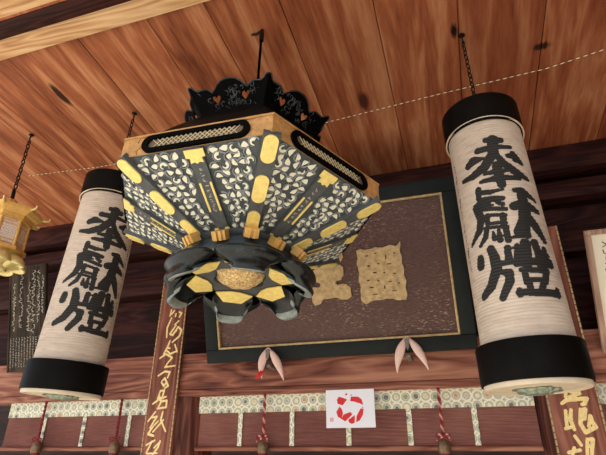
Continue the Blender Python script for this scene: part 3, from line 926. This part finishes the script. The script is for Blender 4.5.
for cx, cz, w, h in [(-.07, .262, .022, .008), (-.02, .272, .016, .006), (.035, .245, .007, .030), (-.065, .205, .020, .010), (-.01, .212, .014, .007), (.05, .205, .030, .007), (.085, .262, .010, .010), (-.035, .165, .024, .008), (.018, .160, .010, .010), (.075, .150, .022, .006),
                     (-.075, .125, .018, .007), (-.02, .118, .014, .010), (.045, .108, .020, .006), (-.06, .085, .024, .008), (.012, .078, .008, .022), (-.045, .045, .040, .006), (.06, .055, .030, .006), (.09, .095, .012, .008)]:
    holes.append([(cx + w / 2 * math.cos(q) * rnd.uniform(.8, 1.2), cz + h / 2 * math.sin(q) * rnd.uniform(.8, 1.2)) for q in [2 * PI * i / 9 for i in range(9)]])
m = MB(); m.prism(wob(c2, .003, 2), 0, .012, holes, fn=lambda p: plq(Vector((p.x + CH2[0], p.y + CH2[1], p.z))))
m.build('character', M_gild, PQ, smooth=0)

# the two pointed pale covers over the brackets that carry the plaque
def lobe(m, P, th):
    # P: list of (centre x, centre z, half width); plump leaf section
    n = 12
    vs, fs = [], []
    for (cx, cz, w, dx, dz) in P:
        for k in range(n):
            a = 2 * PI * k / n
            vs.append((cx + dz * w * math.cos(a), -th * min(1, w / .02) * math.sin(a), cz - dx * w * math.cos(a)))
    for i in range(len(P) - 1):
        for k in range(n): fs.append((i * n + k, i * n + (k + 1) % n, (i + 1) * n + (k + 1) % n, (i + 1) * n + k))
    fs.append(tuple(range(n))[::-1]); fs.append(tuple((len(P) - 1) * n + k for k in range(n)))
    m.add(vs, fs)
def cover(loc, label, left, right, red):
    r = empty('bracket_cover', loc, label, 'bracket cover', None)
    for L in (left, right):
        m = MB(); P = []
        for i, (x, z, w) in enumerate(L):
            a = L[max(i - 1, 0)]; b = L[min(i + 1, len(L) - 1)]
            d = Vector((b[0] - a[0], b[1] - a[1])).normalized()
            P.append((x, z, w, d.x, d.y))
        lobe(m, P, .016); o = m.build('lobe', M_pink, r, smooth=70)
        sb = o.modifiers.new('soft', 'SUBSURF'); sb.levels = 1; sb.render_levels = 2
    m = MB(); m.prism([(-.012, -.016), (.014, -.016), (.010, -.06), (.002, -.078), (-.006, -.06)], .008, .013, fn=lambda p: Vector((p.x, -p.z, p.y)))
    m.build('bracket_tip', M_greybracket, r, smooth=0)
    m = MB(); m.box((-.012, .012, -.110), (.012, .132, -.095), .002); m.build('bracket_arm', M_greybracket, r)
    if red:
        m = MB()
        rnd = random.Random(4)
        for i in range(7):
            x = -.036 + rnd.uniform(-.012, .012)
            m.tube([(x + .01, -.010, -.135), (x, -.018, -.150), (x - .014 + rnd.uniform(-.006, .006), -.014, -.172 + rnd.uniform(-.006, .008))], [.005, .006, .003], 6)
        m.build('red_tie', M_red, r)
def leaf_line(ex, ez, bow, wmax):
    out = []
    for i, w in enumerate((.08, .45, .82, 1.0, .97, .80, .55, .28, .10)):
        t = i / 8
        b = 4 * t * (1 - t) * bow
        out.append((ex * t + b, ez * t, wmax * w))
    return out
cover((-1.052, 2.615, 2.185), 'pale pink pointed cover with red tip, on plaque frame below the black lotus', leaf_line(-.030, -.175, -.020, .025), leaf_line(.100, -.190, .012, .024), True)
cover((-.262, 2.615, 2.198), 'plain pale pink pointed cover on plaque frame, nearest the right paper lantern', leaf_line(-.062, -.190, -.014, .025), leaf_line(.098, -.182, .012, .023), False)

# ---------------------------------------------------------------- white card with red round crest
CD = empty('picture_card', (-.609, 2.7395, 1.756), 'white paper card with a broken red disc picture pinned under the beam', 'card')
m = MB(); m.box((-.135, -.0012, 0), (.135, .0012, .196)); m.build('sheet', M_white, CD, smooth=0)
def cdp(x, y): return (-.135 + (x - 76) / 378 * .27, .196 - (y - 74) / 282 * .196)
blobs = [[(168, 150), (182, 130), (215, 140), (238, 150), (225, 165), (207, 188), (172, 176)],
         [(280, 132), (330, 134), (352, 152), (362, 188), (336, 177), (300, 165), (274, 162)],
         [(184, 205), (200, 225), (206, 250), (195, 286), (170, 272), (160, 240)],
         [(215, 262), (262, 246), (276, 262), (247, 288), (226, 306), (200, 290)],
         [(250, 300), (297, 270), (294, 318), (275, 326), (256, 316)],
         [(345, 224), (365, 226), (360, 262), (338, 298), (312, 312), (316, 272)],
         [(228, 110), (240, 102), (248, 108), (238, 118)], [(272, 110), (282, 116), (276, 124)], [(355, 206), (368, 210), (362, 218)]]
m = MB()
for b in blobs: m.prism([cdp(sum(p[0] for p in b) / len(b) * -.14 + 1.14 * x, sum(p[1] for p in b) / len(b) * -.14 + 1.14 * y) for x, y in b], .0013, .0018, fn=lambda p: Vector((p.x, -p.z, p.y)))
for a, b in (((108, 282), (132, 286)), ((108, 304), (132, 308)), ((108, 286), (112, 304)), ((128, 286), (132, 304)), ((117, 290), (123, 300))):
    m.prism([cdp(a[0], a[1]), cdp(b[0], a[1]), cdp(b[0], b[1]), cdp(a[0], b[1])], .0013, .0016, fn=lambda p: Vector((p.x, -p.z, p.y)))
m.build('red_print', M_red, CD, smooth=0)

# ---------------------------------------------------------------- brocade-edged blinds under the beam
def blind(x0, x1, strips, label):
    r = empty('bamboo_blind', ((x0 + x1) / 2, 2.82, 1.645), label, 'blind', 'brocade-edged blinds under the beam')
    w = (x1 - x0) / 2; cx = (x0 + x1) / 2; H = .305
    m = MB()
    n = 46
    def rf(u, v):
        a = v * n * 2 * PI
        return (-w + 2 * w * u, -.0022 * math.cos(a), v * H)
    m.grid(rf, 2, n * 6); m.grid(lambda u, v: (w - 2 * w * u, .006, v * H), 2, 2)
    m.build('reed_panel', M_reed, r, smooth=80)
    m = MB(); m.box((-w, -.010, H - .098), (w, -.004, H), .001); m.build('brocade_band', M_brocade, r, smooth=0)
    for s in strips:
        m = MB(); m.box((s - cx - .014, -.008, .012), (s - cx + .014, -.0035, H - .0985), .001); m.build('brocade_strip', M_brocade, r, smooth=0)
    m = MB(); m.tube([(-w, -.004, .012), (w, -.004, .012)], .014, 12); m.build('bottom_roll', M_rail, r)
blind(-3.06, -1.87, [-2.737, -2.412, -2.066], 'red-brown reed blind with brocade border, below the left paper lantern')
blind(-1.59, .325, [-1.291, -.968, -.638, -.305, .030], 'red-brown reed blind with brocade border, below the plaque and picture card')
blind(.602, 2.2, [.93, 1.26, 1.6], 'red-brown reed blind with brocade border, at the lower right edge')

# ---------------------------------------------------------------- cords with tassels
def tassel(x, lab, m_cord):
    r = empty('tassel_cord', (x, 2.762, 1.50), lab, 'tassel', 'tasselled cords before the blinds')
    z = lambda v: v - 1.50
    m = MB()
    for ph in (0, PI):
        m.tube([(.0045 * math.cos(ph + i * .9), .0045 * math.sin(ph + i * .9), z(1.948) - i * (.236 / 30)) for i in range(31)], .0055, 6)
    m.build('cord', m_cord, r)
    m = MB()
    for s in (-1, 1):
        m.tube([(0, -.012, z(1.712)), (s * .02, -.016, z(1.722)), (s * .038, -.014, z(1.716)), (s * .030, -.016, z(1.704)), (0, -.014, z(1.708))], .0045, 6)
        m.tube([(0, -.012, z(1.710)), (s * .018, -.020, z(1.698)), (s * .034, -.018, z(1.692))], .004, 6)
    m.build('bow', m_cord, r)
    m = MB(); m.lathe([(.0, z(1.708)), (.012, z(1.705)), (.024, z(1.690)), (.031, z(1.668)), (.033, z(1.640)), (.030, z(1.632)), (.0, z(1.632))], 24)
    m.build('bell_cap', M_bell, r)
    m = MB(); m.lathe([(.024, z(1.633)), (.030, z(1.60)), (.034, z(1.52)), (.030, z(1.50)), (.0, z(1.50))], 28, fn=lambda a, r_, z_: 1 + .05 * math.sin(14 * a))
    m.build('fringe', M_cordred, r)
tassel(-2.708, 'red cord with a bell-capped tassel, first from the left, under the left paper lantern', M_cordred)
tassel(-2.105, 'red cord with a bell-capped tassel, second from the left, beside the left gold-lettered post board', M_cordred)
tassel(-1.120, 'red and white cord with a bell-capped tassel, left of the white picture card', M_redwhite)
tassel(-.136, 'red and white cord with a bell-capped tassel, right of the white picture card', M_redwhite)

# ---------------------------------------------------------------- lettered boards on the posts
def post_board(x0, x1, z0, z1, strokes, ox, oz, wd, label):
    r = empty('post_board', ((x0 + x1) / 2, 2.735, z0), label, 'sign board', None)
    w = (x1 - x0) / 2
    MB().box((-w, -.012, 0), (w, .012, z1 - z0), .003).build('board', M_board, r)
    for s in (-1, 1):
        m = MB()
        n = int((z1 - z0) / .03)
        for i in range(n):
            z = (i + .5) * (z1 - z0) / n
            m.box((s * (w - .004) - .004, -.0165, z - .0125), (s * (w - .004) + .004, -.0115, z + .0125), .001)
        m.build('gilt_edging', M_gild, r)
    st = [[(ox + a / 1000 - (x0 + x1) / 2, oz + b / 1000 - z0, wd * (1.0 if i not in (0, len(s) - 1) else .8)) for i, (a, b) in enumerate(s)] for s in strokes]
    vs, fs = ink_faces(st, .0018, (-w + .012, 0), (w - .012, z1 - z0))
    m = MB().add([(x, -.0132, z) for x, z in vs], fs)
    m.build('lettering', M_lettergold, r, smooth=0)
post_board(-1.885, -1.685, 1.30, 2.74, GOLD_LEFT, -1.78, 2.1, .013, 'tall narrow brown board with flowing gold writing, fixed to the post left of the plaque')
post_board(.372, .600, 1.30, 2.78, GOLD_RIGHT, .4725, 1.75, .019, 'tall narrow brown board with gold writing, on the post behind the right paper lantern')

# ---------------------------------------------------------------- old board with white writing, far left
OB = empty('inscription_board', (-2.905, 2.735, 2.150), 'old dark wooden board with faded white brush writing, behind the small brass lantern', 'sign board', None, (R(16), 0, 0))
MB().box((-.165, -.02, 0), (.165, 0, .745), .004).build('board', M_oldboard, OB)
m = MB()
for a, b in (((-.165, -.026, .729), (.165, -.0201, .745)), ((-.165, -.026, 0), (-.153, -.0201, .729)), ((.153, -.026, 0), (.165, -.0201, .729))): m.box(a, b, .002)
m.build('edge_moulding', M_oldboard, OB)
st = []
rnd = random.Random(11)
for x, z0, z1, s in ((.135, .66, .40, .5), (.100, .70, .36, .8), (.055, .705, .28, 1.1), (.015, .62, .28, 1.1), (-.055, .69, .30, 1.2), (-.12, .62, .28, 1.0)):
    z = z0; px = x
    while z > z1:
        L = rnd.uniform(.018, .045) * s
        p = [(px, z, .0035)]
        for i in range(4):
            p.append((x + rnd.uniform(-.018, .018) * s, z - L * (i + 1) / 4 + rnd.uniform(-.008, .008), rnd.uniform(.002, .0045)))
        st.append(p); z -= L + rnd.uniform(.002, .012); px = x + rnd.uniform(-.01, .01)
def write(st, nm):
    vs, fs = ink_faces(st, .0016, (-.152, .01), (.152, .728))
    MB().add([(x, -.0212, z) for x, z in vs], fs).build(nm, M_chalk, OB, smooth=0)
write(st, 'lettering')
st = []
for i in range(12):
    x = -.14 + i * .025
    z = .235
    while z > .03:
        st.append([(x + rnd.uniform(-.006, 0), z, .003), (x + rnd.uniform(.001, .007), z - rnd.uniform(-.003, .006), .003)])
        z -= .011
write(st, 'small_lettering')

# ---------------------------------------------------------------- framed writing, right edge
FR = empty('framed_writing', (.664, 2.735, 2.085), 'white paper with black writing in a pale wooden frame, at the right edge', 'picture frame', None, (R(22), 0, 0))
W2, H2 = .62, .60
MB().box((.02, -.018, .02), (W2 - .02, -.004, H2 - .02)).build('paper', M_cream, FR, smooth=0)
for a, b in (((0, -.03, 0), (W2, 0, .026)), ((0, -.03, H2 - .026), (W2, 0, H2)), ((0, -.03, .0262), (.026, 0, H2 - .0262)), ((W2 - .026, -.03, .0262), (W2, 0, H2 - .0262))):
    MB().box(a, b, .003).build('frame_bar', M_framewood, FR)
st = []
rnd = random.Random(8)
for c in range(8):
    x = .078 + c * .062
    z = .535 - .02 * (c % 3)
    while z > .09:
        st.append([(x + rnd.uniform(-.01, .01), z, .005), (x + rnd.uniform(-.012, .012), z - .014, .004), (x + rnd.uniform(-.01, .01), z - .024, .003)])
        z -= rnd.uniform(.026, .045)
vs, fs = ink_faces(st, .0018, (.04, .05), (W2 - .04, H2 - .04))
MB().add([(x, -.0188, z) for x, z in vs], fs).build('lettering', M_ink, FR, smooth=0)

# ---------------------------------------------------------------- string stretched under the ceiling
pts = [(-2.72, 2.152), (-2.149, 2.199), (-1.4, 2.215), (-.578, 2.198), (.076, 2.15), (.591, 2.122), (.854, 2.073), (1.8, 1.95)]
m = MB(); m.tube([(x, y, zc(y) - .006) for x, y in pts], .0021, 6)
tag(m.build('string_line', M_string), 'thin pale twisted string stretched across the plank ceiling', 'string')

# ---------------------------------------------------------------- camera, daylight, view
cam = bpy.data.cameras.new('camera')
cam.sensor_width = 36; cam.lens = 28.67; cam.clip_start = .02
co = bpy.data.objects.new('camera', cam); C.objects.link(co)
p, y, r = R(25.708), R(17.893), R(.325)
fwd = Vector((-math.sin(y) * math.cos(p), math.cos(y) * math.cos(p), math.sin(p)))
rt = Vector((math.cos(y), math.sin(y), 0)); up = rt.cross(fwd)
r1 = rt * math.cos(r) + up * math.sin(r); u1 = up * math.cos(r) - rt * math.sin(r)
co.matrix_world = Matrix(((r1.x, u1.x, -fwd.x, 0), (r1.y, u1.y, -fwd.y, 0), (r1.z, u1.z, -fwd.z, 1.6), (0, 0, 0, 1)))
bpy.context.scene.camera = co

sun = bpy.data.lights.new('sun', 'SUN'); sun.energy = SUN_E; sun.angle = R(.6); sun.color = (1, .95, .88)
so = bpy.data.objects.new('sun', sun); C.objects.link(so)
so.rotation_euler = Vector(SUN_D).to_track_quat('-Z', 'Y').to_euler()
w = bpy.data.worlds.new('daylight'); bpy.context.scene.world = w; w.use_nodes = True
bg = w.node_tree.nodes['Background']; bg.inputs[0].default_value = (.80, .90, 1.0, 1); bg.inputs[1].default_value = SKY_E
vs = bpy.context.scene.view_settings
bpy.context.scene.display_settings.display_device = 'sRGB'
vs.view_transform = 'Standard'; vs.look = 'None'; vs.gamma = 1; vs.exposure = EXPO; vs.use_curve_mapping = False
